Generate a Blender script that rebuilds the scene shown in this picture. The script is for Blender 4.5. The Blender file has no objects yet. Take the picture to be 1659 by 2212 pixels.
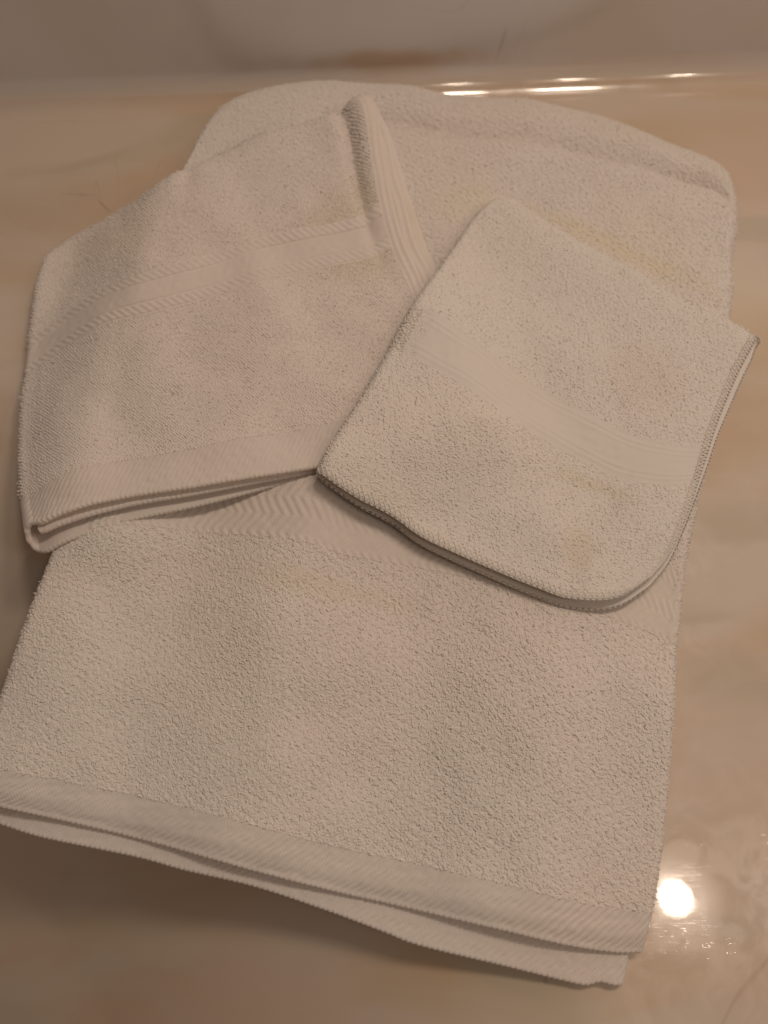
import bpy, math
import numpy as np

rng = np.random.default_rng(7)
S = bpy.context.scene
COL = S.collection
R_ = math.radians

# ------------------------------------------------------------------ camera
CAM_H, TILT, VFOV = 0.40, R_(20), R_(66)
cam_d = bpy.data.cameras.new("camera")
cam = bpy.data.objects.new("camera", cam_d)
COL.objects.link(cam)
cam.location = (0, 0, CAM_H)
cam.rotation_euler = (TILT, 0, 0)
cam_d.sensor_fit = 'VERTICAL'
cam_d.sensor_height = 36
cam_d.lens = 18 / math.tan(VFOV / 2)
cam_d.clip_start = 0.01
cam_d.clip_end = 50
cam_d.dof.use_dof = True
cam_d.dof.focus_distance = 0.375
cam_d.dof.aperture_fstop = 5.0
S.camera = cam

# ------------------------------------------------------------------ world, lamps, exposure
w = bpy.data.worlds.new("World")
S.world = w
w.use_nodes = True
nt = w.node_tree
nt.nodes.clear()
wo = nt.nodes.new('ShaderNodeOutputWorld')
bg = nt.nodes.new('ShaderNodeBackground')
tc = nt.nodes.new('ShaderNodeTexCoord')
mp = nt.nodes.new('ShaderNodeMapping')
mp.inputs['Rotation'].default_value = (0, 0, R_(-58))
sep = nt.nodes.new('ShaderNodeSeparateXYZ')
mr = nt.nodes.new('ShaderNodeMapRange')
mr.inputs['From Min'].default_value = -0.40
mr.inputs['From Max'].default_value = 0.80
mr.interpolation_type = 'SMOOTHSTEP'
ramp = nt.nodes.new('ShaderNodeMix')
ramp.data_type = 'RGBA'
ramp.inputs[6].default_value = (0.06, 0.047, 0.038, 1)
ramp.inputs[7].default_value = (0.42, 0.35, 0.30, 1)
nt.links.new(tc.outputs['Generated'], mp.inputs['Vector'])
nt.links.new(mp.outputs[0], sep.inputs[0])
nt.links.new(sep.outputs['X'], mr.inputs['Value'])
nt.links.new(mr.outputs[0], ramp.inputs[0])
nt.links.new(ramp.outputs[2], bg.inputs['Color'])
bg.inputs['Strength'].default_value = 1.0
nt.links.new(bg.outputs[0], wo.inputs[0])

WALL_ROT = R_(3.0)
def bulb(name, loc, watts, radius, col):
    L = bpy.data.lights.new(name, 'POINT')
    L.energy = watts
    L.color = col
    L.shadow_soft_size = radius
    lo = bpy.data.objects.new(name, L)
    COL.objects.link(lo)
    lo.location = loc


# two unseen lamps added to brighten the back right and a row of three on the near side, all right of the camera
for bx in (0.15, 0.345):
    bulb("back_fill_bulb", (bx, 0.345 + 0.05 * bx, 0.90), 6.0, 0.06, (1.0, 0.83, 0.68))
for k in (-1, 0, 1):
    bulb("ceiling_bulb", (0.401 + 0.20 * k, -0.128 + 0.011 * k, 0.80), 1.4, 0.0205, (1.0, 0.82, 0.66))

S.view_settings.view_transform = 'Standard'
S.view_settings.look = 'None'
S.view_settings.exposure = 0.09
S.view_settings.gamma = 1
S.view_settings.use_curve_mapping = False
S.render.engine = 'CYCLES'
S.cycles.use_denoising = True
S.cycles.max_bounces = 8
S.cycles.diffuse_bounces = 5
S.cycles.sample_clamp_indirect = 4

# ------------------------------------------------------------------ helpers
F_PX = 1106 / math.tan(VFOV / 2)          # the outlines were measured on a 1659 x 2212 view


def ground(px, py, z):
    """point of the plane at height z seen at (px, py)"""
    a = (np.asarray(px, float) - 829.5) / F_PX
    b = (1106 - np.asarray(py, float)) / F_PX
    dy = math.sin(TILT) + b * math.cos(TILT)
    dz = -math.cos(TILT) + b * math.sin(TILT)
    t = (np.asarray(z) - CAM_H) / dz
    return np.stack([a * t, dy * t], -1)


def ground_on(pts, hfun, off):
    pts = np.array(pts, float)
    z = np.full(len(pts), 0.01)
    for _ in range(8):
        q = ground(pts[:, 0], pts[:, 1], z)
        z = hfun(q[:, 0], q[:, 1]) + off
    return q


def sstep(a, b, x):
    t = np.clip((x - a) / (b - a), 0, 1)
    return t * t * (3 - 2 * t)


def gauss(x, c, s):
    return np.exp(-((x - c) / s) ** 2)


def fnoise(x, y, scale, seed, n=26):
    r = np.random.default_rng(seed)
    out = 0
    for i in range(n):
        a = r.uniform(0, 2 * math.pi)
        k = 2 * math.pi / scale * r.uniform(0.6, 1.6)
        out = out + np.cos(k * (x * math.cos(a) + y * math.sin(a)) + r.uniform(0, 6.283))
    return out / math.sqrt(n / 2)


def resample(P, n, smooth=3):
    """dense smooth polyline through points, n samples by arc length (Catmull-Rom)"""
    P = np.asarray(P, float)
    Q = np.vstack([2 * P[0] - P[1], P, 2 * P[-1] - P[-2]])
    out = []
    for i in range(1, len(Q) - 2):
        t = np.linspace(0, 1, 24, endpoint=False)[:, None]
        p0, p1, p2, p3 = Q[i - 1], Q[i], Q[i + 1], Q[i + 2]
        out.append(.5 * ((2 * p1) + (-p0 + p2) * t + (2 * p0 - 5 * p1 + 4 * p2 - p3) * t * t + (-p0 + 3 * p1 - 3 * p2 + p3) * t ** 3))
    out = np.vstack(out + [P[-1:]])
    d = np.r_[0, np.cumsum(np.linalg.norm(np.diff(out, axis=0), axis=1))]
    s = np.linspace(0, d[-1], n)
    return np.stack([np.interp(s, d, out[:, k]) for k in range(out.shape[1])], -1)


def poly_sd(x, y, P):
    """signed distance to a closed polygon, positive inside"""
    x = np.asarray(x, float); y = np.asarray(y, float)
    d = np.full(x.shape, 1e9)
    ins = np.zeros(x.shape, bool)
    n = len(P)
    for i in range(n):
        a = P[i]; b = P[(i + 1) % n]
        e = b - a
        wx = x - a[0]; wy = y - a[1]
        t = np.clip((wx * e[0] + wy * e[1]) / (e @ e + 1e-12), 0, 1)
        d = np.minimum(d, np.hypot(wx - t * e[0], wy - t * e[1]))
        c = ((a[1] > y) != (b[1] > y)) & (x < (b[0] - a[0]) * (y - a[1]) / (b[1] - a[1] + 1e-12) + a[0])
        ins ^= c
    return np.where(ins, d, -d)


class Coons:
    def __init__(s, F, B, L, Rr):
        n = 400
        s.F, s.B, s.L, s.R = [resample(c, n) for c in (F, B, L, Rr)]
        c00 = (s.F[0] + s.L[0]) / 2; c10 = (s.F[-1] + s.R[0]) / 2
        c01 = (s.B[0] + s.L[-1]) / 2; c11 = (s.B[-1] + s.R[-1]) / 2
        s.c = (c00, c10, c01, c11)
        s.g = np.linspace(0, 1, n)
        # pull the ends of the curves onto the shared corners
        def fix(c, a, b):
            t = s.g[:, None]
            return c + (a - c[0]) * (1 - t) ** 6 + (b - c[-1]) * t ** 6
        s.F = fix(s.F, c00, c10); s.B = fix(s.B, c01, c11)
        s.L = fix(s.L, c00, c01); s.R = fix(s.R, c10, c11)

    def __call__(s, u, v):
        def ev(c, t):
            tt = np.clip(t, 0, 1)
            e = t - tt
            r = np.stack([np.interp(tt, s.g, c[:, k]) for k in (0, 1)], -1)
            # straight continuation beyond the ends
            d0 = (c[20] - c[0]) / s.g[20]; d1 = (c[-1] - c[-21]) / s.g[20]
            return r + np.where((e < 0)[..., None], d0, d1) * e[..., None]
        u = np.asarray(u, float); v = np.asarray(v, float)
        U = u[..., None]; V = v[..., None]
        c00, c10, c01, c11 = s.c
        return ((1 - V) * ev(s.F, u) + V * ev(s.B, u) + (1 - U) * ev(s.L, v) + U * ev(s.R, v)
                - ((1 - U) * (1 - V) * c00 + U * (1 - V) * c10 + (1 - U) * V * c01 + U * V * c11))

    def outline(s):
        return np.vstack([s.F[::8], s.R[::8], s.B[::-8], s.L[::-8]])


class Surf:
    """mid surface of a folded sheet of cloth.
    kind: 'both' = folded round the left and the right side, 'left' = folded round the left side only, 'flat' = single layer"""
    def __init__(s, patch, zb, zt, kind='both', roll=0.0, shift=None, ulo=0.0, uhi=1.0, ubot=1.0, f=0.5, vmax=1.0, ns=560, nv=360):
        W = np.linalg.norm(patch(np.array(1.), np.array(.5)) - patch(np.array(0.), np.array(.5)))
        D = np.linalg.norm(patch(np.array(.5), np.array(1.)) - patch(np.array(.5), np.array(0.)))
        s.W, s.D = W, D
        segs = []
        A = np.linspace(0, math.pi, 26)
        if kind == 'both':
            a = np.linspace(.5, 0, 60); segs.append((a, a * 0, a * 0, a * 0))
            segs.append((A * 0, -np.sin(A), (1 - np.cos(A)) / 2, A * 0))
            a = np.linspace(0, 1, 220); segs.append((a, a * 0, a * 0 + 1, a * 0))
            segs.append((A * 0 + 1, np.sin(A), (1 + np.cos(A)) / 2, A * 0))
            a = np.linspace(1, .5, 60); segs.append((a, a * 0, a * 0, a * 0))
        elif kind == 'left':
            a = np.linspace(ubot, 0, 180); segs.append((a, a * 0, a * 0, a * 0))
            segs.append((A * 0, -np.sin(A), (1 - np.cos(A)) / 2, A * 0))
            a = np.linspace(0, uhi, 220); segs.append((a, a * 0, a * 0 + 1, a * 0))
        else:
            a = np.linspace(ulo, uhi, 200); segs.append((a, a * 0, a * 0 + f, a * 0))
        uf, kk, ff = [np.concatenate([(g[i] if j == 0 else g[i][1:]) for j, g in enumerate(segs)]) for i in range(3)]
        # nominal arc length
        r0 = 0.004
        xx = r0 + uf * (W - 2 * r0) + r0 * kk; zz = ff * 2 * r0
        al = np.r_[0, np.cumsum(np.hypot(np.diff(xx), np.diff(zz)))]
        s.len_s = al[-1]
        sg = np.linspace(0, al[-1], ns)
        # keep bends well resolved
        uf, kk, ff = [np.interp(sg, al, q) for q in (uf, kk, ff)]
        if roll > 0:
            lv = vmax * D - roll + roll * math.pi / 2
            m = np.linspace(0, lv, nv)
            al_ = np.clip((m - (vmax * D - roll)) / roll, 0, math.pi / 2)
            vm = np.where(m < vmax * D - roll, m, vmax * D - roll + roll * np.sin(al_))
            q = np.cos(al_)
        else:
            lv = D * vmax
            m = np.linspace(0, lv, nv); vm = m; q = np.ones(nv)
        s.len_v = lv
        V = np.broadcast_to(vm / D, (ns, nv))
        UF = uf[:, None]; KK = kk[:, None]; FF = ff[:, None]
        P0 = patch(np.clip(UF + V * 0, 0, 1), V)
        ztv = zt(P0[..., 0], P0[..., 1], UF + V * 0, V); zbv = zb(P0[..., 0], P0[..., 1], UF + V * 0, V)
        r = np.abs(ztv - zbv) / 2
        Wv = np.linalg.norm(patch(np.ones(nv), vm / D) - patch(np.zeros(nv), vm / D), axis=1)[None, :]
        if kind == 'both':
            pm = r + UF * (Wv - 2 * r) + r * KK
        elif kind == 'left':
            pm = r + UF * (Wv - r) + r * KK
        else:
            pm = UF * Wv
        U = pm / Wv
        P = patch(U, V)
        z = zbv + FF * (ztv - zbv)
        zm = (ztv + zbv) / 2
        z = zm + (z - zm) * q[None, :]
        X, Y = P[..., 0].copy(), P[..., 1].copy()
        if shift is not None:
            dx, dy, dz = shift(FF + V * 0, U, V)
            X = X + dx; Y = Y + dy; z = z + dz
        s.C = np.stack([X, Y, z], -1)
        Ts = np.gradient(s.C, axis=0); Tv = np.gradient(s.C, axis=1)
        N = np.cross(Ts, Tv)
        ln = np.linalg.norm(N, axis=-1, keepdims=True)
        N = N / np.maximum(ln, 1e-12)
        s.N = N
        s.Tv = Tv / np.maximum(np.linalg.norm(Tv, axis=-1, keepdims=True), 1e-12)
        s.Ts = Ts / np.maximum(np.linalg.norm(Ts, axis=-1, keepdims=True), 1e-12)
        s.F = FF + V * 0; s.U = U; s.V = V
        s.ns, s.nv = ns, nv
        dA = np.linalg.norm(np.cross(Ts, Tv), axis=-1)
        s.dA = dA

    def at(s, arr, a, b):
        """bilinear, a in 0..1 along the section, b in 0..1 front to back"""
        x = np.clip(a, 0, 1) * (s.ns - 1); y = np.clip(b, 0, 1) * (s.nv - 1)
        i = np.minimum(x.astype(int), s.ns - 2); j = np.minimum(y.astype(int), s.nv - 2)
        fx = x - i; fy = y - j
        if arr.ndim == 3:
            fx = fx[..., None]; fy = fy[..., None]
        return (arr[i, j] * (1 - fx) * (1 - fy) + arr[i + 1, j] * fx * (1 - fy) + arr[i, j + 1] * (1 - fx) * fy + arr[i + 1, j + 1] * fx * fy)


class Acc:
    def __init__(s):
        s.v = []; s.f = []; s.n = 0

    def grid(s, P):
        a, b = P.shape[:2]
        idx = np.arange(a * b).reshape(a, b) + s.n
        s.v.append(P.reshape(-1, 3)); s.n += a * b
        s.f.append(np.stack([idx[:-1, :-1], idx[1:, :-1], idx[1:, 1:], idx[:-1, 1:]], -1).reshape(-1, 4))

    def tubes(s, P, rad, T1=None, sides=4):
        """P: (n, k, 3) centre lines, rad: (n, k)"""
        n, k = P.shape[:2]
        T = np.gradient(P, axis=1)
        T /= np.maximum(np.linalg.norm(T, axis=-1, keepdims=True), 1e-12)
        ref = np.array([0.31, 0.17, 0.93]) if T1 is None else T1
        A = np.cross(T, ref + 0 * T); A /= np.maximum(np.linalg.norm(A, axis=-1, keepdims=True), 1e-9)
        B = np.cross(T, A)
        ph = np.arange(sides) * 2 * math.pi / sides
        V = P[:, :, None, :] + rad[:, :, None, None] * (A[:, :, None, :] * np.cos(ph)[:, None] + B[:, :, None, :] * np.sin(ph)[:, None])
        base = s.n + np.arange(n)[:, None, None] * (k * sides)
        i = np.arange(k - 1)[None, :, None] * sides; j = np.arange(sides)[None, None, :]; j2 = (j + 1) % sides
        F = np.stack([base + i + j, base + i + j2, base + i + sides + j2, base + i + sides + j], -1)
        s.v.append(V.reshape(-1, 3)); s.n += n * k * sides
        s.f.append(F.reshape(-1, 4))

    def build(s, name, mat, parent=None):
        V = np.concatenate(s.v).astype(np.float32); F = np.concatenate(s.f).astype(np.int32)
        me = bpy.data.meshes.new(name)
        me.vertices.add(len(V)); me.vertices.foreach_set('co', V.ravel())
        me.loops.add(F.size); me.loops.foreach_set('vertex_index', F.ravel())
        me.polygons.add(len(F))
        me.polygons.foreach_set('loop_start', np.arange(len(F), dtype=np.int32) * 4)
        me.polygons.foreach_set('loop_total', np.full(len(F), 4, np.int32))
        me.update(calc_edges=True)
        me.polygons.foreach_set('use_smooth', np.ones(len(F), bool))
        me.materials.append(mat)
        o = bpy.data.objects.new(name, me)
        COL.objects.link(o)
        if parent: o.parent = parent
        return o


def piece(acc, sf, b0, b1, step, th, disp=None, a0=0.0, a1=1.0, rim=False, ends=False, inner=True, outer=True, beads=0.0):
    """a strip of the sheet between two lines b0..b1 (metres from the front edge)"""
    na = max(4, int((a1 - a0) * sf.len_s / step)); nb = max(2, int((b1 - b0) / step) + 1)
    a = np.linspace(a0, a1, na); b = np.linspace(b0, b1, nb) / sf.len_v
    A, B = np.meshgrid(a, b, indexing='ij')
    C = sf.at(sf.C, A, B); N = sf.at(sf.N, A, B)
    x = A * sf.len_s; y = B * sf.len_v
    h = disp(x, y) if disp else 0 * x
    O = C + N * (th / 2 + h)[..., None]
    I = C - N * (th / 2)
    if rim:
        Tv = sf.at(sf.Tv, a, 0 * a + b[0]); N0 = N[:, 0]; C0 = C[:, 0]
        rows = []
        for th_ in np.linspace(0, math.pi, 8)[1:-1]:
            bead = beads * (0.5 + 0.5 * np.sin(2 * math.pi * x[:, 0] / 0.0023 + 1.3 * np.sin(x[:, 0] * 90)))
            rr = th / 2 + bead
            rows.append(C0 + N0 * (rr * math.cos(th_) + h[:, 0] * max(0, math.cos(th_)))[:, None] - Tv * (rr * math.sin(th_) * 1.1)[:, None])
        G = np.concatenate([O[:, ::-1], np.stack(rows, 1), I], 1)
        acc.grid(G)
    else:
        if outer: acc.grid(O[:, ::-1])
        if inner: acc.grid(I)
    if ends:
        for e, sg in ((0, -1), (-1, 1)):
            if (e == 0 and a0 > 0) or (e == -1 and a1 < 1): continue
            T = sf.at(sf.Ts, A[e], B[e]) * sg
            rows = [C[e] + N[e] * (th / 2 * math.cos(t))[None] if False else C[e] + N[e] * (th / 2) * math.cos(t) + T * (th / 2) * math.sin(t) for t in np.linspace(0, math.pi, 7)]
            G = np.stack(rows, 0)
            acc.grid(G if sg > 0 else G[::-1])


def loops(acc, sf, b0, b1, th, sp=(0.00112, 0.00118), jit=0.6, h=(0.0002, 0.00056), wd=(0.0003, 0.00075), rad=0.00042,
          keep=None, a0=0.0, a1=1.0, seed=1, lean=0.7, side=1, layn=1.3, stray=.035):
    r = np.random.default_rng(seed)
    na = int((a1 - a0) * sf.len_s / sp[0]); nb = int((b1 - b0) / sp[1])
    A, B = np.meshgrid(np.arange(na) + .5, np.arange(nb) + .5, indexing='ij')
    A = A + 0.5 * (B.astype(int) % 2) - .25
    A = A.ravel() + r.uniform(-jit, jit, A.size); B = B.ravel() + r.uniform(-jit, jit, B.size)
    A = a0 + np.clip(A / na, 0, 1) * (a1 - a0); B = (b0 + np.clip(B / nb, 0, 1) * (b1 - b0)) / sf.len_v
    C = sf.at(sf.C, A, B); N = sf.at(sf.N, A, B); Ts = sf.at(sf.Ts, A, B); Tv = sf.at(sf.Tv, A, B)
    N = N * side
    m = N[:, 2] > -0.35
    # thin out where the patch is squeezed
    dens = sf.at(sf.dA, A, B) / (sf.len_s * sf.len_v / (sf.ns * sf.nv))
    m &= r.uniform(0, 1, len(m)) < np.clip(dens * 1.15, 0, 1)
    if keep is not None:
        m &= keep(sf.at(sf.U, A, B), sf.at(sf.V, A, B), sf.at(sf.F, A, B))
    A, B, C, N, Ts, Tv = [q[m] for q in (A, B, C, N, Ts, Tv)]
    n = len(A)
    # local lay of the pile wanders slowly
    lay = 1.5 * fnoise(C[:, 0], C[:, 1], 0.09, seed + 5) + r.normal(0, layn, n)
    D1 = Ts * np.cos(lay)[:, None] + Tv * np.sin(lay)[:, None]
    D2 = np.cross(N, D1)
    hh = r.uniform(*h, n) * (1 + .08 * fnoise(C[:, 0], C[:, 1], 0.012, seed + 9)); ww = r.uniform(*wd, n)
    hh = hh * (1 + 1.0 * np.clip(1 - N[:, 2], 0, 1))
    st = r.uniform(0, 1, n) < stray * (1 + .6 * np.clip(1 - N[:, 2], 0, 1))
    hh = np.where(st, hh * 2.2 + .0003, hh); ww = np.where(st, ww * .8, ww)
    ln = r.uniform(-lean, lean, n)[:, None] * hh[:, None]; ln2 = r.normal(0, .35, n)[:, None] * hh[:, None]
    t = np.linspace(0, 1, 5)
    P = []
    for q in t:
        s_ = math.sin(math.pi * q)
        P.append(C + N * (th / 2 - 0.0002 + hh * s_)[:, None] + D1 * ((q - .5) * 2 * ww)[:, None]
                 + D2 * ln * s_ + D1 * ln2 * s_)
    P = np.stack(P, 1)
    rr = rad * (r.uniform(.75, 1.3, n) * np.where(st, .5, 1))[:, None] * np.array([.8, 1.05, 1.1, 1.05, .8])[None]
    acc.tubes(P, rr)
    return n


# ------------------------------------------------------------------ materials
def newmat(name):
    m = bpy.data.materials.new(name); m.use_nodes = True
    n = m.node_tree; n.nodes.clear()
    out = n.nodes.new('ShaderNodeOutputMaterial'); p = n.nodes.new('ShaderNodeBsdfPrincipled')
    n.links.new(p.outputs[0], out.inputs[0])
    return m, n, p


def nd(n, t, **kw):
    x = n.nodes.new(t)
    for k, v in kw.items():
        if k in x.inputs.keys() if hasattr(x.inputs, 'keys') else False:
            x.inputs[k].default_value = v
        else:
            setattr(x, k, v)
    return x


def mixc(n, fac, a, b, mode='MIX'):
    m = n.nodes.new('ShaderNodeMix'); m.data_type = 'RGBA'; m.blend_type = mode
    for i, q in ((0, fac), (6, a), (7, b)):
        if hasattr(q, 'links') or isinstance(q, bpy.types.NodeSocket): n.links.new(q, m.inputs[i])
        else: m.inputs[i].default_value = q if i == 0 else (*q, 1)
    return m.outputs[2]


def rampf(n, sock, lo, hi, smooth=True):
    m = n.nodes.new('ShaderNodeMapRange'); m.inputs['From Min'].default_value = lo; m.inputs['From Max'].default_value = hi
    if smooth: m.interpolation_type = 'SMOOTHSTEP'
    n.links.new(sock, m.inputs['Value'])
    return m.outputs[0]


def noise(n, vec, scale, detail=2, rough=.5, dist=0, off=(0, 0, 0), sc=(1, 1, 1), rot=0):
    mpn = n.nodes.new('ShaderNodeMapping'); mpn.inputs['Location'].default_value = off
    mpn.inputs['Scale'].default_value = sc; mpn.inputs['Rotation'].default_value = (0, 0, rot)
    n.links.new(vec, mpn.inputs[0])
    x = n.nodes.new('ShaderNodeTexNoise'); x.inputs['Scale'].default_value = scale; x.inputs['Detail'].default_value = detail
    x.inputs['Roughness'].default_value = rough; x.inputs['Distortion'].default_value = dist
    n.links.new(mpn.outputs[0], x.inputs['Vector'])
    return x.outputs['Fac']


def patches(n, geo, c, tints, axes=(0, 1), nscale=45):
    """soft-edged tinted places: (x, y, half width, half height, turn, colour, strength)"""
    if axes == (0, 2):
        sw = n.nodes.new('ShaderNodeSeparateXYZ'); n.links.new(geo, sw.inputs[0])
        cw = n.nodes.new('ShaderNodeCombineXYZ'); n.links.new(sw.outputs[0], cw.inputs[0]); n.links.new(sw.outputs[2], cw.inputs[1])
        geo = cw.outputs[0]
    for (cx, cy, rx, ry, rot, col, amt) in tints:
        mp_ = n.nodes.new('ShaderNodeMapping'); mp_.vector_type = 'TEXTURE'
        mp_.inputs['Location'].default_value = (cx, cy, 0); mp_.inputs['Rotation'].default_value = (0, 0, rot)
        mp_.inputs['Scale'].default_value = (rx, ry, 1)
        n.links.new(geo, mp_.inputs[0])
        sx = n.nodes.new('ShaderNodeSeparateXYZ'); n.links.new(mp_.outputs[0], sx.inputs[0])
        cb = n.nodes.new('ShaderNodeCombineXYZ'); n.links.new(sx.outputs[0], cb.inputs[0]); n.links.new(sx.outputs[1], cb.inputs[1])
        ln = n.nodes.new('ShaderNodeVectorMath'); ln.operation = 'LENGTH'; n.links.new(cb.outputs[0], ln.inputs[0])
        ad = n.nodes.new('ShaderNodeMath'); ad.operation = 'MULTIPLY_ADD'
        n.links.new(noise(n, geo, nscale, 2), ad.inputs[0]); ad.inputs[1].default_value = .9; n.links.new(ln.outputs['Value'], ad.inputs[2])
        f = rampf(n, ad.outputs[0], 1.45, .65)
        mu = n.nodes.new('ShaderNodeMath'); mu.operation = 'MULTIPLY'; n.links.new(f, mu.inputs[0]); mu.inputs[1].default_value = amt
        c = mixc(n, mu.outputs[0], c, col)
    return c


def cotton(name, base, off=(0, 0, 0), bump=0.35, bscale=900, tints=()):
    m, n, p = newmat(name)
    geo = n.nodes.new('ShaderNodeNewGeometry').outputs['Position']
    c = mixc(n, rampf(n, noise(n, geo, 8, 1, off=off), .42, .66), base, tuple(np.array(base) * (1.0, .985, .965)))
    c = mixc(n, rampf(n, noise(n, geo, 7, 1, off=(off[0] + 3, 1, 0)), .46, .66), c, tuple(np.array(base) * (1.0, .985, .98)))
    c = mixc(n, rampf(n, noise(n, geo, 7.5, 1, off=(off[0] + 7, 5, 0)), .48, .68), c, tuple(np.array(base) * (.995, .995, 1.0)))
    c = patches(n, geo, c, tints)
    n.links.new(c, p.inputs['Base Color'])
    p.inputs['Roughness'].default_value = .95
    p.inputs['Specular IOR Level'].default_value = .15
    p.inputs['Sheen Weight'].default_value = .2
    p.inputs['Subsurface Weight'].default_value = .0; p.inputs['Subsurface Radius'].default_value = (1, .9, .8); p.inputs['Subsurface Scale'].default_value = .0016
    p.inputs['Sheen Roughness'].default_value = .6
    b = n.nodes.new('ShaderNodeBump'); b.inputs['Strength'].default_value = bump; b.inputs['Distance'].default_value = .0006
    n.links.new(noise(n, geo, bscale, 3, .6), b.inputs['Height'])
    n.links.new(b.outputs[0], p.inputs['Normal'])
    tr = n.nodes.new('ShaderNodeBsdfTranslucent'); n.links.new(c, tr.inputs['Color'])
    ms = n.nodes.new('ShaderNodeMixShader'); ms.inputs[0].default_value = .38
    out = [q for q in n.nodes if q.type == 'OUTPUT_MATERIAL'][0]
    n.links.new(p.outputs[0], ms.inputs[1]); n.links.new(tr.outputs[0], ms.inputs[2]); n.links.new(ms.outputs[0], out.inputs[0])
    return m


def stone(name, base, wall=False, marks=(), fine=()):
    """cast marble: soft clouds and a few veins under a glossy, finely scratched gel coat"""
    m, n, p = newmat(name)
    geo = n.nodes.new('ShaderNodeNewGeometry').outputs['Position']
    b = np.array(base)
    kk = .45 if wall else 1.0
    def tn(*t): return tuple(b * (1 + kk * (np.array(t) - 1)))
    rot = R_(-12)
    c = mixc(n, rampf(n, noise(n, geo, 5.0, 3, .5, .8, rot=rot, sc=(1, 2.6, 1)), .40, .66), tuple(b), tn(.93, .82, .68))
    c = mixc(n, rampf(n, noise(n, geo, 4.2, 2, .5, .6, off=(4, 2, 0), rot=rot, sc=(1, 2.2, 1)), .48, .66), c, tn(1.02, .94, .90))
    c = mixc(n, rampf(n, noise(n, geo, 6.0, 2, .5, 1.2, off=(9, 7, 0), rot=rot, sc=(1, 2.4, 1)), .52, .72), c, tn(.86, .86, .80))
    # thin veins
    v = noise(n, geo, 4.0, 3, .5, 1.6, off=(1.7, 3.1, 0), rot=R_(25))
    ab = n.nodes.new('ShaderNodeMath'); ab.operation = 'SUBTRACT'; n.links.new(v, ab.inputs[0]); ab.inputs[1].default_value = .56
    aa = n.nodes.new('ShaderNodeMath'); aa.operation = 'ABSOLUTE'; n.links.new(ab.outputs[0], aa.inputs[0])
    f = rampf(n, aa.outputs[0], .006, 0)
    msk = rampf(n, noise(n, geo, 7, 1, off=(2, 8, 0)), .52, .66)
    mm = n.nodes.new('ShaderNodeMath'); mm.operation = 'MULTIPLY'; n.links.new(f, mm.inputs[0]); n.links.new(msk, mm.inputs[1])
    m2 = n.nodes.new('ShaderNodeMath'); m2.operation = 'MULTIPLY'; n.links.new(mm.outputs[0], m2.inputs[0]); m2.inputs[1].default_value = .1 if wall else .3
    c = mixc(n, m2.outputs[0], c, tuple(b * (.62, .48, .36)))
    # little specks
    vo = n.nodes.new('ShaderNodeTexVoronoi'); vo.inputs['Scale'].default_value = 26; n.links.new(geo, vo.inputs['Vector'])
    sp = rampf(n, vo.outputs['Distance'], .045, .02)
    wn = n.nodes.new('ShaderNodeSeparateColor'); n.links.new(vo.outputs['Color'], wn.inputs[0])
    sel = rampf(n, wn.outputs[0], .86, .88)
    s2 = n.nodes.new('ShaderNodeMath'); s2.operation = 'MULTIPLY'; n.links.new(sp, s2.inputs[0]); n.links.new(sel, s2.inputs[1])
    s3 = n.nodes.new('ShaderNodeMath'); s3.operation = 'MULTIPLY'; n.links.new(s2.outputs[0], s3.inputs[0]); s3.inputs[1].default_value = .4
    c = mixc(n, s3.outputs[0], c, tuple(b * (.4, .33, .28)))
    c = patches(n, geo, c, marks, (0, 2) if wall else (0, 1), 30)
    c = patches(n, geo, c, fine, (0, 2) if wall else (0, 1), 120)
    if wall:      # the cast sheet runs up out of the counter's colour into its own
        sz = n.nodes.new('ShaderNodeSeparateXYZ'); n.links.new(geo, sz.inputs[0])
        c = mixc(n, rampf(n, sz.outputs[2], .004, .019), (.60, .495, .405), c)
    n.links.new(c, p.inputs['Base Color'])
    p.inputs['Specular IOR Level'].default_value = .5
    # worn gloss: smudged roughness + hair scratches
    rr = rampf(n, noise(n, geo, 38, 5, .65, 1.5), .35, .75)
    mrr = n.nodes.new('ShaderNodeMapRange'); mrr.inputs['To Min'].default_value = .11; mrr.inputs['To Max'].default_value = .27
    n.links.new(rr, mrr.inputs['Value']); n.links.new(mrr.outputs[0], p.inputs['Roughness'])
    p.inputs['Coat Weight'].default_value = 1.0
    p.inputs['Coat Roughness'].default_value = .035
    p.inputs['Coat IOR'].default_value = 1.5
    hts = None
    for k in range(7):
        ang = [8, 37, 66, 97, 121, 149, 171][k]
        s = noise(n, geo, 60, 1, .3, .5, off=(k * 3.3, k * 1.7, 0), rot=R_(ang), sc=(1, 22, 1))
        f = rampf(n, s, .70, .74)
        if hts is None: hts = f
        else:
            mx = n.nodes.new('ShaderNodeMath'); mx.operation = 'MAXIMUM'; n.links.new(hts, mx.inputs[0]); n.links.new(f, mx.inputs[1]); hts = mx.outputs[0]
    bm = n.nodes.new('ShaderNodeBump'); bm.inputs['Strength'].default_value = .3; bm.inputs['Distance'].default_value = .000008; bm.invert = True
    n.links.new(hts, bm.inputs['Height'])
    b2 = n.nodes.new('ShaderNodeBump'); b2.inputs['Strength'].default_value = .25; b2.inputs['Distance'].default_value = .0006
    n.links.new(noise(n, geo, 22, 2, .5), b2.inputs['Height'])
    n.links.new(b2.outputs[0], p.inputs['Normal'])
    n.links.new(bm.outputs[0], p.inputs['Coat Normal'])
    return m


def gp(x, y):
    return tuple(float(q) for q in ground(x, y, 0))


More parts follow.
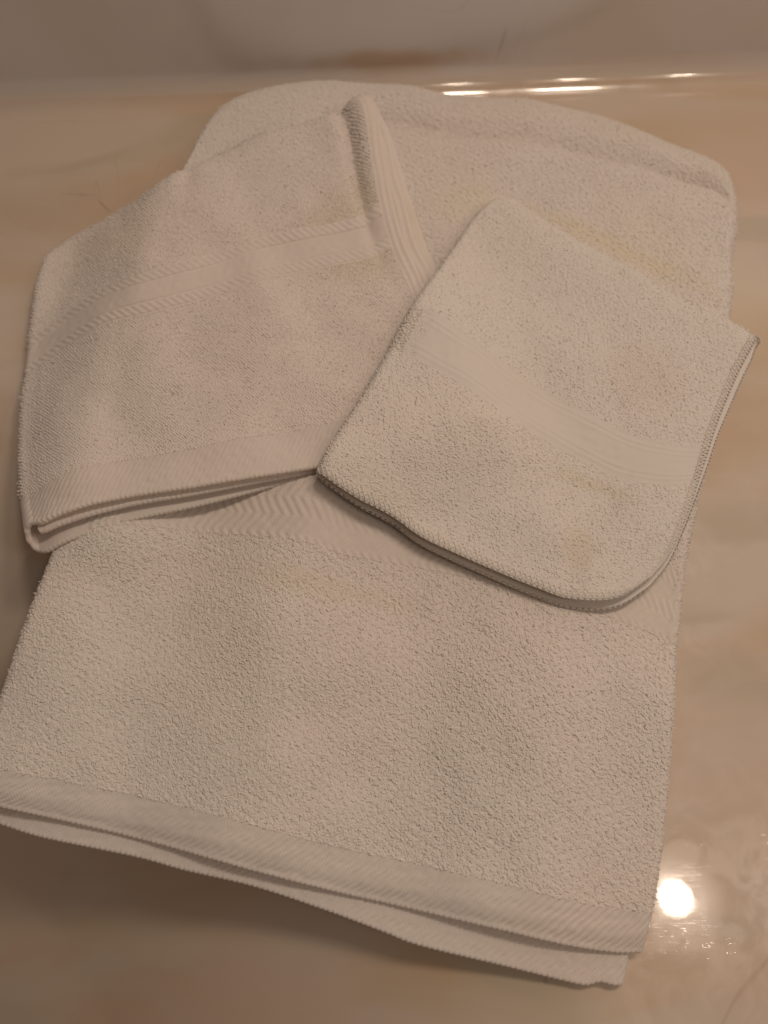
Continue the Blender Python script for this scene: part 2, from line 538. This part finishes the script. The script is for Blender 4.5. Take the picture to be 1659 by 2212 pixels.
M_counter = stone('cast_marble_counter', (.575, .47, .38), marks=(
    (*gp(1600, 1450), .036, .026, 0, (.46, .37, .28), .55),
    (*gp(90, 470), .075, .045, R_(10), (.50, .37, .27), .45),
    (*gp(1050, 300), .10, .02, 0, (.58, .42, .28), .5),
    (*gp(1580, 640), .05, .06, 0, (.64, .53, .40), .5)), fine=(
    (*gp(168, 420), .013, .0012, R_(-4), (.36, .26, .19), .4),
    (*gp(226, 446), .0125, .0013, R_(-48), (.34, .25, .18), .5),
    (*gp(150, 262), .03, .001, R_(3), (.45, .33, .24), .3)))
M_wall = stone('cast_marble_backsplash', (.76, .715, .70), True, marks=(
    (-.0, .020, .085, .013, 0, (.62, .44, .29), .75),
    (.17, .012, .12, .008, 0, (.66, .52, .40), .4)), fine=((.075, .030, .002, .016, R_(-10), (.45, .35, .28), .35),))

# ------------------------------------------------------------------ counter and upstand
WY = 0.449           # where the upstand meets the counter at x = 0
rc = 0.018
ca, sa = math.cos(WALL_ROT), math.sin(WALL_ROT)


def wallframe(xs, prof):
    P = np.zeros((len(xs), len(prof), 3))
    for j, (d, z) in enumerate(prof):     # d = distance in front of the upstand face
        P[:, j, 0] = xs * ca + d * sa
        P[:, j, 1] = WY + xs * sa - d * ca
        P[:, j, 2] = z
    return P


def basin(P):
    """the moulded bowl that the counter dips into, front left"""
    d = np.hypot(P[..., 0] + .42, P[..., 1] + .28)
    P[..., 2] -= .30 * np.clip((.545 - d) / .5, 0, 1) ** 1.4
    return P


xs = np.linspace(-1.2, 1.2, 300)
prof = [(d, 0.0) for d in np.linspace(1.15, rc, 180)] + [(rc - rc * math.sin(a), rc - rc * math.cos(a)) for a in np.linspace(0, math.pi / 4, 10)[1:]]
ac = Acc(); ac.grid(basin(wallframe(xs, prof)))
counter = ac.build('counter', M_counter); counter['kind'] = 'structure'
prof = [(rc - rc * math.sin(a), rc - rc * math.cos(a)) for a in np.linspace(math.pi / 4, math.pi / 2, 10)] + [(0.0, z) for z in np.linspace(rc, .125, 30)[1:]] + [(-.006 + .006 * math.cos(a), .125 + .006 * math.sin(a)) for a in np.linspace(0, math.pi / 2, 7)[1:]] + [(-.02, .131)]
ac = Acc(); ac.grid(wallframe(xs, prof))
wall = ac.build('wall', M_wall); wall['kind'] = 'structure'


def thing(name, label, cat, loc):
    o = bpy.data.objects.new(name, None); COL.objects.link(o); o.empty_display_size = .05
    o['label'] = label; o['category'] = cat; o['group'] = 'white terry towels laid on the counter'
    return o


# ------------------------------------------------------------------ bath towel
def flat(h):
    return lambda x, y: x * 0 + h

bF = [(-95, 1712), (0, 1733), (200, 1781), (450, 1844), (550, 1872), (725, 1920), (830, 1944), (1080, 1998), (1230, 2034), (1330, 2050), (1386, 2050)]
bR = [(1386, 2050), (1400, 1972), (1421, 1822), (1431, 1697), (1441, 1497), (1452, 1347), (1470, 1200), (1508, 1000), (1545, 780), (1562, 640), (1580, 500), (1580, 425)]
bB = [(432, 345), (455, 285), (500, 232), (610, 195), (760, 186), (900, 196), (960, 208), (1150, 223), (1300, 260), (1440, 312), (1540, 365), (1580, 425)]
bL = [(-95, 1712), (-40, 1640), (0, 1562), (60, 1400), (100, 1290), (150, 1165), (235, 900), (330, 620), (400, 430), (432, 345)]
z_f = flat(0.0)
bathF = ground_on(bF, z_f, .013)
bathR = np.array([ground(x, y, .008 + .004 * min(1, i / 6)) for i, (x, y) in enumerate(bR)])
bathL = np.array([ground(x, y, .008 + .004 * min(1, i / 6)) for i, (x, y) in enumerate(bL)])
bathB = ground_on(bB, z_f, .014)
bp = Coons(bathF, bathB, bathL, bathR)
BO = bp.outline()
B_TOP = 0.0235


def b_wr(x, y, u, v):
    e = 0.0012 * fnoise(x, y, .10, 31) * sstep(0, .3, v) + .0003 * fnoise(x, y, .045, 32)
    # shallow lengthwise waves towards the front, the soft valley before the back roll, the ridge it leaves
    e = e + .0034 * np.sin(2 * math.pi * (u * 2.6 + .15 * v) + .8) * (1 - sstep(.35, .7, v))
    dist = (1 - v)
    vl = .078 - .02 * sstep(.75, 1, u)
    e = e * (1 - .7 * sstep(.8, .9, v)) - (.0078 * gauss(dist, vl, .013) + .003 * sstep(vl, vl - .02, dist)) * sstep(.22, .45, u) * (1 - .6 * sstep(.9, 1, u))
    e = e - .0022 * gauss(v, 0, .010)
    return e


def b_zt(x, y, u, v):
    return .0145 + (B_TOP - .0145) * sstep(-.02, .42, v) + b_wr(x, y, u, v)


def b_zb(x, y, u, v):
    return np.minimum(.0088 + .004 * sstep(.0, .4, v), b_zt(x, y, u, v) - .003) * (1 - sstep(.80, .92, v)) + .0016 * sstep(.80, .92, v) + .001 * np.sin(2 * math.pi * (u * 2.6) + .8) * (1 - sstep(.0, .3, v))


def uneven(f, u, v):
    # the big towel's outline is never quite straight
    q = .0002 * sstep(.1, .4, v) + .0006 * sstep(.6, 1, v)
    return q * fnoise(u * .31, v * .47, .055, 61), q * fnoise(u * .31, v * .47, .05, 62), 0 * u


upper = Surf(bp, b_zb, b_zt, 'both', roll=.020, shift=uneven)
# lower half of the fold
lF = [(-95, 1750), (0, 1771), (100, 1802), (300, 1844), (400, 1871), (550, 1906), (700, 1956), (830, 2004), (905, 2032), (1080, 2075), (1220, 2110), (1265, 2119), (1295, 2112), (1325, 2119), (1342, 2117)]
lR = [(1342, 2117), (1352, 2057), (1372, 1950), (1400, 1822), (1415, 1697), (1428, 1497), (1440, 1347), (1458, 1200), (1498, 1000), (1535, 780), (1552, 640), (1564, 540)]
lB = [(440, 400), (700, 400), (1000, 420), (1300, 470), (1564, 540)]
lL = [(-95, 1750), (0, 1590), (60, 1430), (150, 1200), (235, 930), (330, 650), (440, 400)]
lp = Coons(ground_on(lF, z_f, .005), ground_on(lB, z_f, .006), ground_on(lL, z_f, .005), ground_on(lR, z_f, .005))
lower = Surf(lp, lambda x, y, u, v: .0020 + 0 * x, lambda x, y, u, v: .0058 + .0006 * np.sin(u * 19) * (v < .3) + .002 * sstep(.1, .4, v) + 0 * x, 'both', roll=.004, ns=420, nv=240)

Mb = cotton('white_bath_terry', (.94, .875, .815), tints=(
    (*ground(1320, 540, .022), .085, .010, R_(-31), (.94, .84, .68), .7),  # yellower strip of pile beside the washcloth's back edge
    (*ground(1010, 450, .022), .030, .020, 0, (.94, .85, .71), .6),
    (*ground(690, 1270, .020), .075, .010, R_(-12), (.90, .81, .68), .5)))
Mbh = cotton('white_bath_woven_hem', (.88, .81, .75), bump=.25, bscale=1400)
T = .0030
HEM = .0175


def twill(per, ang, amp):
    c, s_ = math.cos(ang), math.sin(ang)
    def f(x, y):
        am = amp * (.45 + .55 * sstep(-.6, .8, fnoise(x, y, .12, int(per * 1e5))))
        ph = (x * c + y * s_) / per
        return am * (.5 + .5 * np.sin(2 * math.pi * ph + .5 * np.sin(y * 900))) + amp * .4 * np.sin(2 * math.pi * y / .0016) * np.sin(2 * math.pi * x / .0016) + .00006 * fnoise(x, y, .006, 77)
    return f


def dobby(x, y):
    tri = np.abs(((y / .0095) % 2) - 1)
    return .00042 * (.5 + .5 * np.sin(2 * math.pi * (x / .0046 + 1.3 * tri + .05 * fnoise(x, y, .02, 3)))) + .00022 * np.sin(2 * math.pi * y / .0016) * np.sin(2 * math.pi * x / .0018) + .00005 * fnoise(x, y, .008, 80)


def skin(d0, d1, amp, sc, seed, up=.0002):
    """ground of the pile, lower where a flat woven band lies over it"""
    def f(x, y):
        m = np.clip(np.maximum(d0 + .0005 - y, y - d1 + .0005) / .0006, 0, 1)
        return (up + amp * fnoise(x, y, sc, seed, 20)) * m - .0002 * (1 - m)
    return f


def rough(amp, sc, seed):
    return lambda x, y: amp * fnoise(x, y, sc, seed, 20)


bath = thing('bath_towel', 'largest white towel, folded bath towel at the bottom of the pile with a wide woven hem along its front edge', 'bath towel', None)
bath['label'] = 'large folded white bath towel lying under the two smaller ones, with a wide woven band'
D0, D1 = .150, .190       # woven border, metres from the front hem
a_top0, a_top1 = .0, 1.0
ac = Acc()
piece(ac, upper, HEM, upper.len_v, .0009, T, skin(D0, D1, .0002, .0028, 11))
nl = loops(ac, upper, HEM, D0, T, seed=21, keep=None)
nl += loops(ac, upper, D1, upper.len_v, T, seed=22)
# the border fades out towards the sides of the towel, where pile begins again
nl += loops(ac, upper, D0, D1, T, seed=23, keep=lambda u, v, f: (u < .13) | (u > .985) | (f < .98))
ac.build('terry_cloth', Mb, bath)
ac = Acc(); piece(ac, upper, 0, HEM + .001, .00042, T - .0002, twill(.0027, R_(-38), .00042), rim=True, beads=.00035)
ac.build('hem', Mbh, bath)
ac = Acc(); piece(ac, upper, D0 - .0008, D1 + .0008, .00045, T + .0006, dobby, inner=False, a0=.18, a1=.82)
ac.build('woven_border', Mbh, bath)
ac = Acc(); piece(ac, lower, HEM, lower.len_v, .002, T, rough(.00015, .003, 11))
nl += loops(ac, lower, HEM, lower.len_v, T, seed=24, keep=lambda u, v, f: (u > .985) | (u < .015) | (v < .06))
ac.build('terry_cloth', Mb, bath)
ac = Acc(); piece(ac, lower, 0, HEM + .001, .00042, T - .0002, twill(.0027, R_(-38), .00042), rim=True, beads=.00035)
ac.build('hem', Mbh, bath)

# ------------------------------------------------------------------ hand towel
def support1(x, y):
    return (B_TOP + T / 2 + .0015) * sstep(-.060, .004, poly_sd(x, y, BO))


hF = [(62, 1128), (92, 1131), (130, 1116), (215, 1090), (300, 1071), (415, 1054), (550, 1030), (697, 1003), (850, 965), (1010, 915)]
hR = [(1010, 915), (980, 790), (916, 631), (867, 520), (838, 410), (825, 330), (812, 250), (793, 207)]
hB = [(112, 566), (126, 549), (175, 515), (250, 465), (330, 415), (420, 370), (500, 332), (560, 300), (650, 272), (720, 247), (757, 221), (793, 207)]
hL = [(62, 1128), (56, 1088), (52, 1000), (53, 938), (57, 870), (66, 798), (76, 708), (90, 620), (112, 566)]
peak = ground(793, 207, .04)


def h_lift(x, y):
    return .012 * gauss(np.hypot(x - peak[0], y - peak[1]), 0, .055)


hs = lambda x, y: support1(x, y) + h_lift(x, y)
hp = Coons(ground_on(hF, hs, .010), ground_on(hB, hs, .007), ground_on(hL, hs, .006), ground_on(hR, hs, .009))
HO = hp.outline()


def h_wr(x, y, u, v):
    c1 = ground(600, 700, .03); c2 = ground(270, 800, .02)
    return (.0009 * fnoise(x, y, .08, 41) + .00022 * fnoise(x, y, .03, 42)
            + .0022 * gauss((x - c1[0]) * .9 + (y - c1[1]) * .5, 0, .012) * gauss(v, .55, .25)
            - .0016 * gauss((x - c2[0]) + (y - c2[1]) * .15, 0, .014)
            - .0062 * gauss(u, .915 + .03 * (1 - v), .022) * sstep(.35, .95, v) + .002 * gauss(u, .97, .02) * sstep(.5, 1, v)
            - .002 * gauss(u, .45, .03) * gauss(v, .97, .08))


def h_zt(x, y, u, v):
    return hs(x, y) + .0125 + h_wr(x, y, u, v) - .0025 * sstep(.3, 1, u)


def h_zb(x, y, u, v):
    return hs(x, y) + .0016 + 0 * x


def h_shift(f, u, v):
    fr = 1 - f
    near = (1 - v) ** 3
    dy = -.0105 * fr * near * np.clip(1 - 1.7 * u, 0, 1) ** .8 - .001 * near * fr
    dx = .014 * fr * sstep(.6, 1, u) * np.sin(np.pi * np.clip(v, 0, 1)) ** .7
    return dx, dy, 0 * dx


hand_s = Surf(hp, h_zb, h_zt, 'left', roll=.008, shift=h_shift, ns=520, nv=320)
mid_s = Surf(hp, h_zb, h_zt, 'flat', roll=.006, ulo=.035, uhi=1.0, f=.52, vmax=.985, ns=300, nv=200,
             shift=lambda f, u, v: (.008 * sstep(.6, 1, u) * np.sin(np.pi * np.clip(v, 0, 1)) ** .7,
                                    -.0035 * (1 - v) ** 3 * np.clip(1.1 - 1.5 * u, 0, 1), 0 * u))
Mh = cotton('white_hand_terry', (.93, .855, .795), off=(11, 4, 0), tints=(
    (*ground(800, 520, .03), .05, .05, 0, (.80, .70, .54), .45),))
Mhh = cotton('white_hand_woven_hem', (.87, .795, .735), off=(5, 4, 0), bump=.25, bscale=1400)
hand = thing('hand_towel', 'folded white hand towel on the left of the pile, with a ribbed band and its corner pointing at the back wall', 'hand towel', None)
hand['label'] = 'folded white hand towel with a ribbed band, overhanging the left edge of the bath towel'
HH = .0195
HD0, HD1 = .107, .134
T2 = .0026
ac = Acc()
piece(ac, hand_s, HH, hand_s.len_v, .0009, T2, skin(HD0, HD1, .00015, .0026, 12), ends=True)
edge = 1 - .007 / hand_s.len_s
kw = dict(sp=(.00150, .00118), jit=.16, h=(.0003, .0006), wd=(.0004, .0006), rad=.00040, layn=.45, lean=.35, stray=.02)
loops(ac, hand_s, HH, HD0, T2, seed=31, a1=edge, **kw)
loops(ac, hand_s, HD1, hand_s.len_v, T2, seed=32, a1=edge, **kw)
piece(ac, mid_s, HH, mid_s.len_v, .002, T2, rough(.00012, .003, 12), ends=True)
ac.build('terry_cloth', Mh, hand)
ac = Acc()
piece(ac, hand_s, 0, HH + .001, .00042, T2, twill(.0022, R_(-35), .00034), rim=True, ends=True, beads=.00025)
piece(ac, mid_s, 0, HH + .001, .0006, T2, twill(.0022, R_(-35), .00034), rim=True, ends=True, beads=.00025)
ac.build('hem', Mhh, hand)


def hband(x, y):
    t = (y - HD0) / (HD1 - HD0)
    rib = .00040 * (.5 + .5 * np.sin(2 * math.pi * (x + .9 * y) / .0040)) * (((t < .24) & (t > .02)) | ((t > .76) & (t < .98)))
    fine = .00016 * np.sin(2 * math.pi * x / .0017) * np.sin(2 * math.pi * y / .0014) + .0001 + .00005 * fnoise(x, y, .007, 78)
    lines = -.0010 * (gauss(t, .27, .016) + gauss(t, .73, .016) + gauss(t, .01, .012) + gauss(t, .99, .012))
    return rib + fine + lines + .0001


ac = Acc(); piece(ac, hand_s, HD0 - .0008, HD1 + .0008, .00042, T2 + .0004, hband, inner=False, a0=.5, a1=edge)
ac.build('woven_border', Mhh, hand)
# flat selvage down the open side, with its stitch ridges
ac = Acc()
for ss, e0, e1 in ((hand_s, edge, 1.0), (hand_s, 0.0, .009 / hand_s.len_s), (mid_s, 1 - .008 / mid_s.len_s, 1.0)):
    L_ = ss.len_s
    piece(ac, ss, HH, ss.len_v, .00055, T2 + .0004, lambda x, y, L_=L_: .0006 * (.5 + .5 * np.sin(2 * math.pi * (L_ - x) / .0036 + .5 * fnoise(x, y, .03, 81))) * (1 + .3 * np.sin(2 * math.pi * y / .0019)),
          inner=False, a0=e0, a1=e1)
ac.build('selvage', Mhh, hand)

# ------------------------------------------------------------------ washcloth
def support2(x, y):
    a = (B_TOP + T / 2 + .001) * sstep(-.16, -.005, poly_sd(x, y, BO))
    b = .0135 * sstep(-.045, .006, poly_sd(x, y, HO))
    return a + b


wF = [(690, 1015), (730, 1045), (784, 1079), (851, 1112), (930, 1162), (1076, 1226), (1167, 1264), (1228, 1285), (1295, 1291), (1350, 1280), (1405, 1245)]
wR = [(1405, 1245), (1441, 1200), (1466, 1145), (1492, 1072), (1520, 987), (1538, 927), (1562, 866), (1593, 793), (1628, 728)]
wB = [(1062, 446), (1085, 433), (1115, 440), (1167, 477), (1259, 531), (1350, 580), (1471, 653), (1562, 693), (1628, 728)]
wL = [(690, 1015), (711, 972), (748, 914), (796, 841), (845, 756), (894, 665), (954, 580), (1015, 492), (1062, 446)]
wp = Coons(ground_on(wF, support2, .0095), ground_on(wB, support2, .006), ground_on(wL, support2, .006), ground_on(wR, support2, .009))


def w_wr(x, y, u, v):
    c = ground(1260, 1190, .03)
    d = ground(1180, 1130, .03)
    return (.0006 * fnoise(x, y, .07, 51) + .00012 * fnoise(x, y, .025, 52)
            - .0022 * gauss((x - c[0]) * .8 + (y - c[1]) * -.45, 0, .006) * gauss((y - c[1]), 0, .03)
            + .0014 * gauss(np.hypot(x - d[0], y - d[1]), 0, .016))


def w_zt(x, y, u, v):
    return support2(x, y) + .0090 + w_wr(x, y, u, v)


def w_zb(x, y, u, v):
    return support2(x, y) + .0015 + 0 * x


def w_shift(f, u, v):
    fr = 1 - f
    dx = .0052 * fr * sstep(.3, 1, u) * (.25 + .75 * sstep(.0, .9, v)) * (1 - .3 * sstep(.90, .99, v))
    dy = -.0028 * fr * sstep(1.0, .0, v) * (.25 + .75 * sstep(0, .7, u))
    return dx, dy, 0 * dx


wash_s = Surf(wp, w_zb, w_zt, 'left', roll=.006, shift=w_shift, ns=460, nv=300)
wm_s = Surf(wp, w_zb, w_zt, 'flat', roll=.004, ulo=.04, uhi=.985, f=.42, vmax=.955, ns=240, nv=200, shift=lambda f, u, v: (.0035 * sstep(.3, 1, u) + 0 * v, +.0030 * (1 - v) + 0 * u, 0 * u))
Mw = cotton('white_washcloth_terry', (.94, .88, .815), off=(21, 9, 0), tints=(
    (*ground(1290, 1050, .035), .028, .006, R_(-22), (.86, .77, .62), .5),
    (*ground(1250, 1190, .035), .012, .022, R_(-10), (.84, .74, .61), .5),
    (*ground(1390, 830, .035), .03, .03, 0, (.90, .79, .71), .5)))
Mwh = cotton('white_washcloth_border', (.87, .81, .75), off=(2, 9, 0), bump=.2, bscale=1500)
wash = thing('washcloth', '', 'washcloth', None)
wash['label'] = 'small folded white washcloth on top of the pile, with overlocked edges and a rounded corner'
T3 = .0022
WD0, WD1 = .072, .098
ac = Acc()
piece(ac, wash_s, 0, wash_s.len_v, .0009, T3, skin(WD0, WD1, .00015, .0026, 13), rim=True, ends=True)
kw = dict(sp=(.00108, .00112), jit=.55, h=(.0002, .0005), wd=(.0003, .0007), rad=.00038)
e_ = 1 - .003 / wash_s.len_s
loops(ac, wash_s, .003, WD0, T3, seed=41, a1=e_, **kw)
loops(ac, wash_s, WD1, wash_s.len_v, T3, seed=42, a1=e_, **kw)
loops(ac, wash_s, WD0, WD1, T3, seed=43, a1=.55, **kw)
piece(ac, wm_s, 0, wm_s.len_v, .002, T3, rough(.00012, .003, 13), rim=True, ends=True)
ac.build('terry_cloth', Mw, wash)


def wband(x, y):
    t = (y - WD0) / (WD1 - WD0)
    return .00010 + .00014 * np.sin(2 * math.pi * x / .0016) * np.sin(2 * math.pi * y / .0014) + .00004 * fnoise(x, y, .008, 79) + .0002 * (gauss(t, .12, .03) + gauss(t, .24, .03) + gauss(t, .76, .03) + gauss(t, .88, .03))


ac = Acc(); piece(ac, wash_s, WD0 - .0008, WD1 + .0008, .00045, T3 + .0004, wband, inner=False, a0=.53, a1=e_)
ac.build('woven_border', Mwh, wash)


def overlock(acc, sf, th, pitch=.0026, seed=3, wdt=.0028, rad=.00036, front=(0., 1.), ends=(-1,)):
    """thread wrapped over the raw edge: slanted stitches on top and a chain along the rim"""
    r = np.random.default_rng(seed)
    def run(get, length):
        n = int(length / pitch)
        k = (np.arange(n) + .5 + r.uniform(-.15, .15, n)) / n
        for sl in (0.0, 1.0):
            P = []
            for q in np.linspace(0, 1, 9):
                C, N, O = get(np.clip(k + (sl - .5 + (1 - 2 * sl) * min(1, q * 2)) * pitch / length * .9, 0, 1))
                if q < .5:
                    t = q * 2
                    P.append(C - O * (wdt * (1 - t))[..., None] * 1 + N * (th / 2 + .0004 + .0002 * math.sin(t * 3)) if False else C - O * (wdt * (1 - t)) + N * (th / 2 + .00035))
                else:
                    t = (q - .5) * 2 * math.pi * .8
                    P.append(C + N * ((th / 2 + .00035) * math.cos(t)) + O * ((th / 2 + .00045) * math.sin(t)))
            P = np.stack(P, 1)
            acc.tubes(P, np.full(P.shape[:2], rad), sides=5)
        # chain
        m = int(length / .0007)
        kk = np.linspace(0, 1, m)
        C, N, O = get(kk)
        wob = np.sin(2 * math.pi * kk * n)
        P = C + O * (th / 2 + .0003) + N * ((th * .25) * wob + .0003)[:, None]
        acc.tubes(P[None], np.full((1, m), rad * 1.1), sides=5)
    if front:
        def g(k):
            a = front[0] + (front[1] - front[0]) * k; b = 0 * k
            return sf.at(sf.C, a, b), sf.at(sf.N, a, b), -sf.at(sf.Tv, a, b)
        run(g, sf.len_s * (front[1] - front[0]))
    for e in ends:
        def g2(k):
            a = 0 * k + (1.0 if e < 0 else 0.0)
            return sf.at(sf.C, a, k), sf.at(sf.N, a, k), sf.at(sf.Ts, a, k) * (1 if e < 0 else -1)
        run(g2, sf.len_v)


ac = Acc(); overlock(ac, wash_s, T3, ends=(-1, 0))
ac.build('overlock_stitching', Mwh, wash)
print('loops', nl, 'len', upper.len_v, hand_s.len_v, wash_s.len_v, upper.W, hand_s.W, wash_s.W)
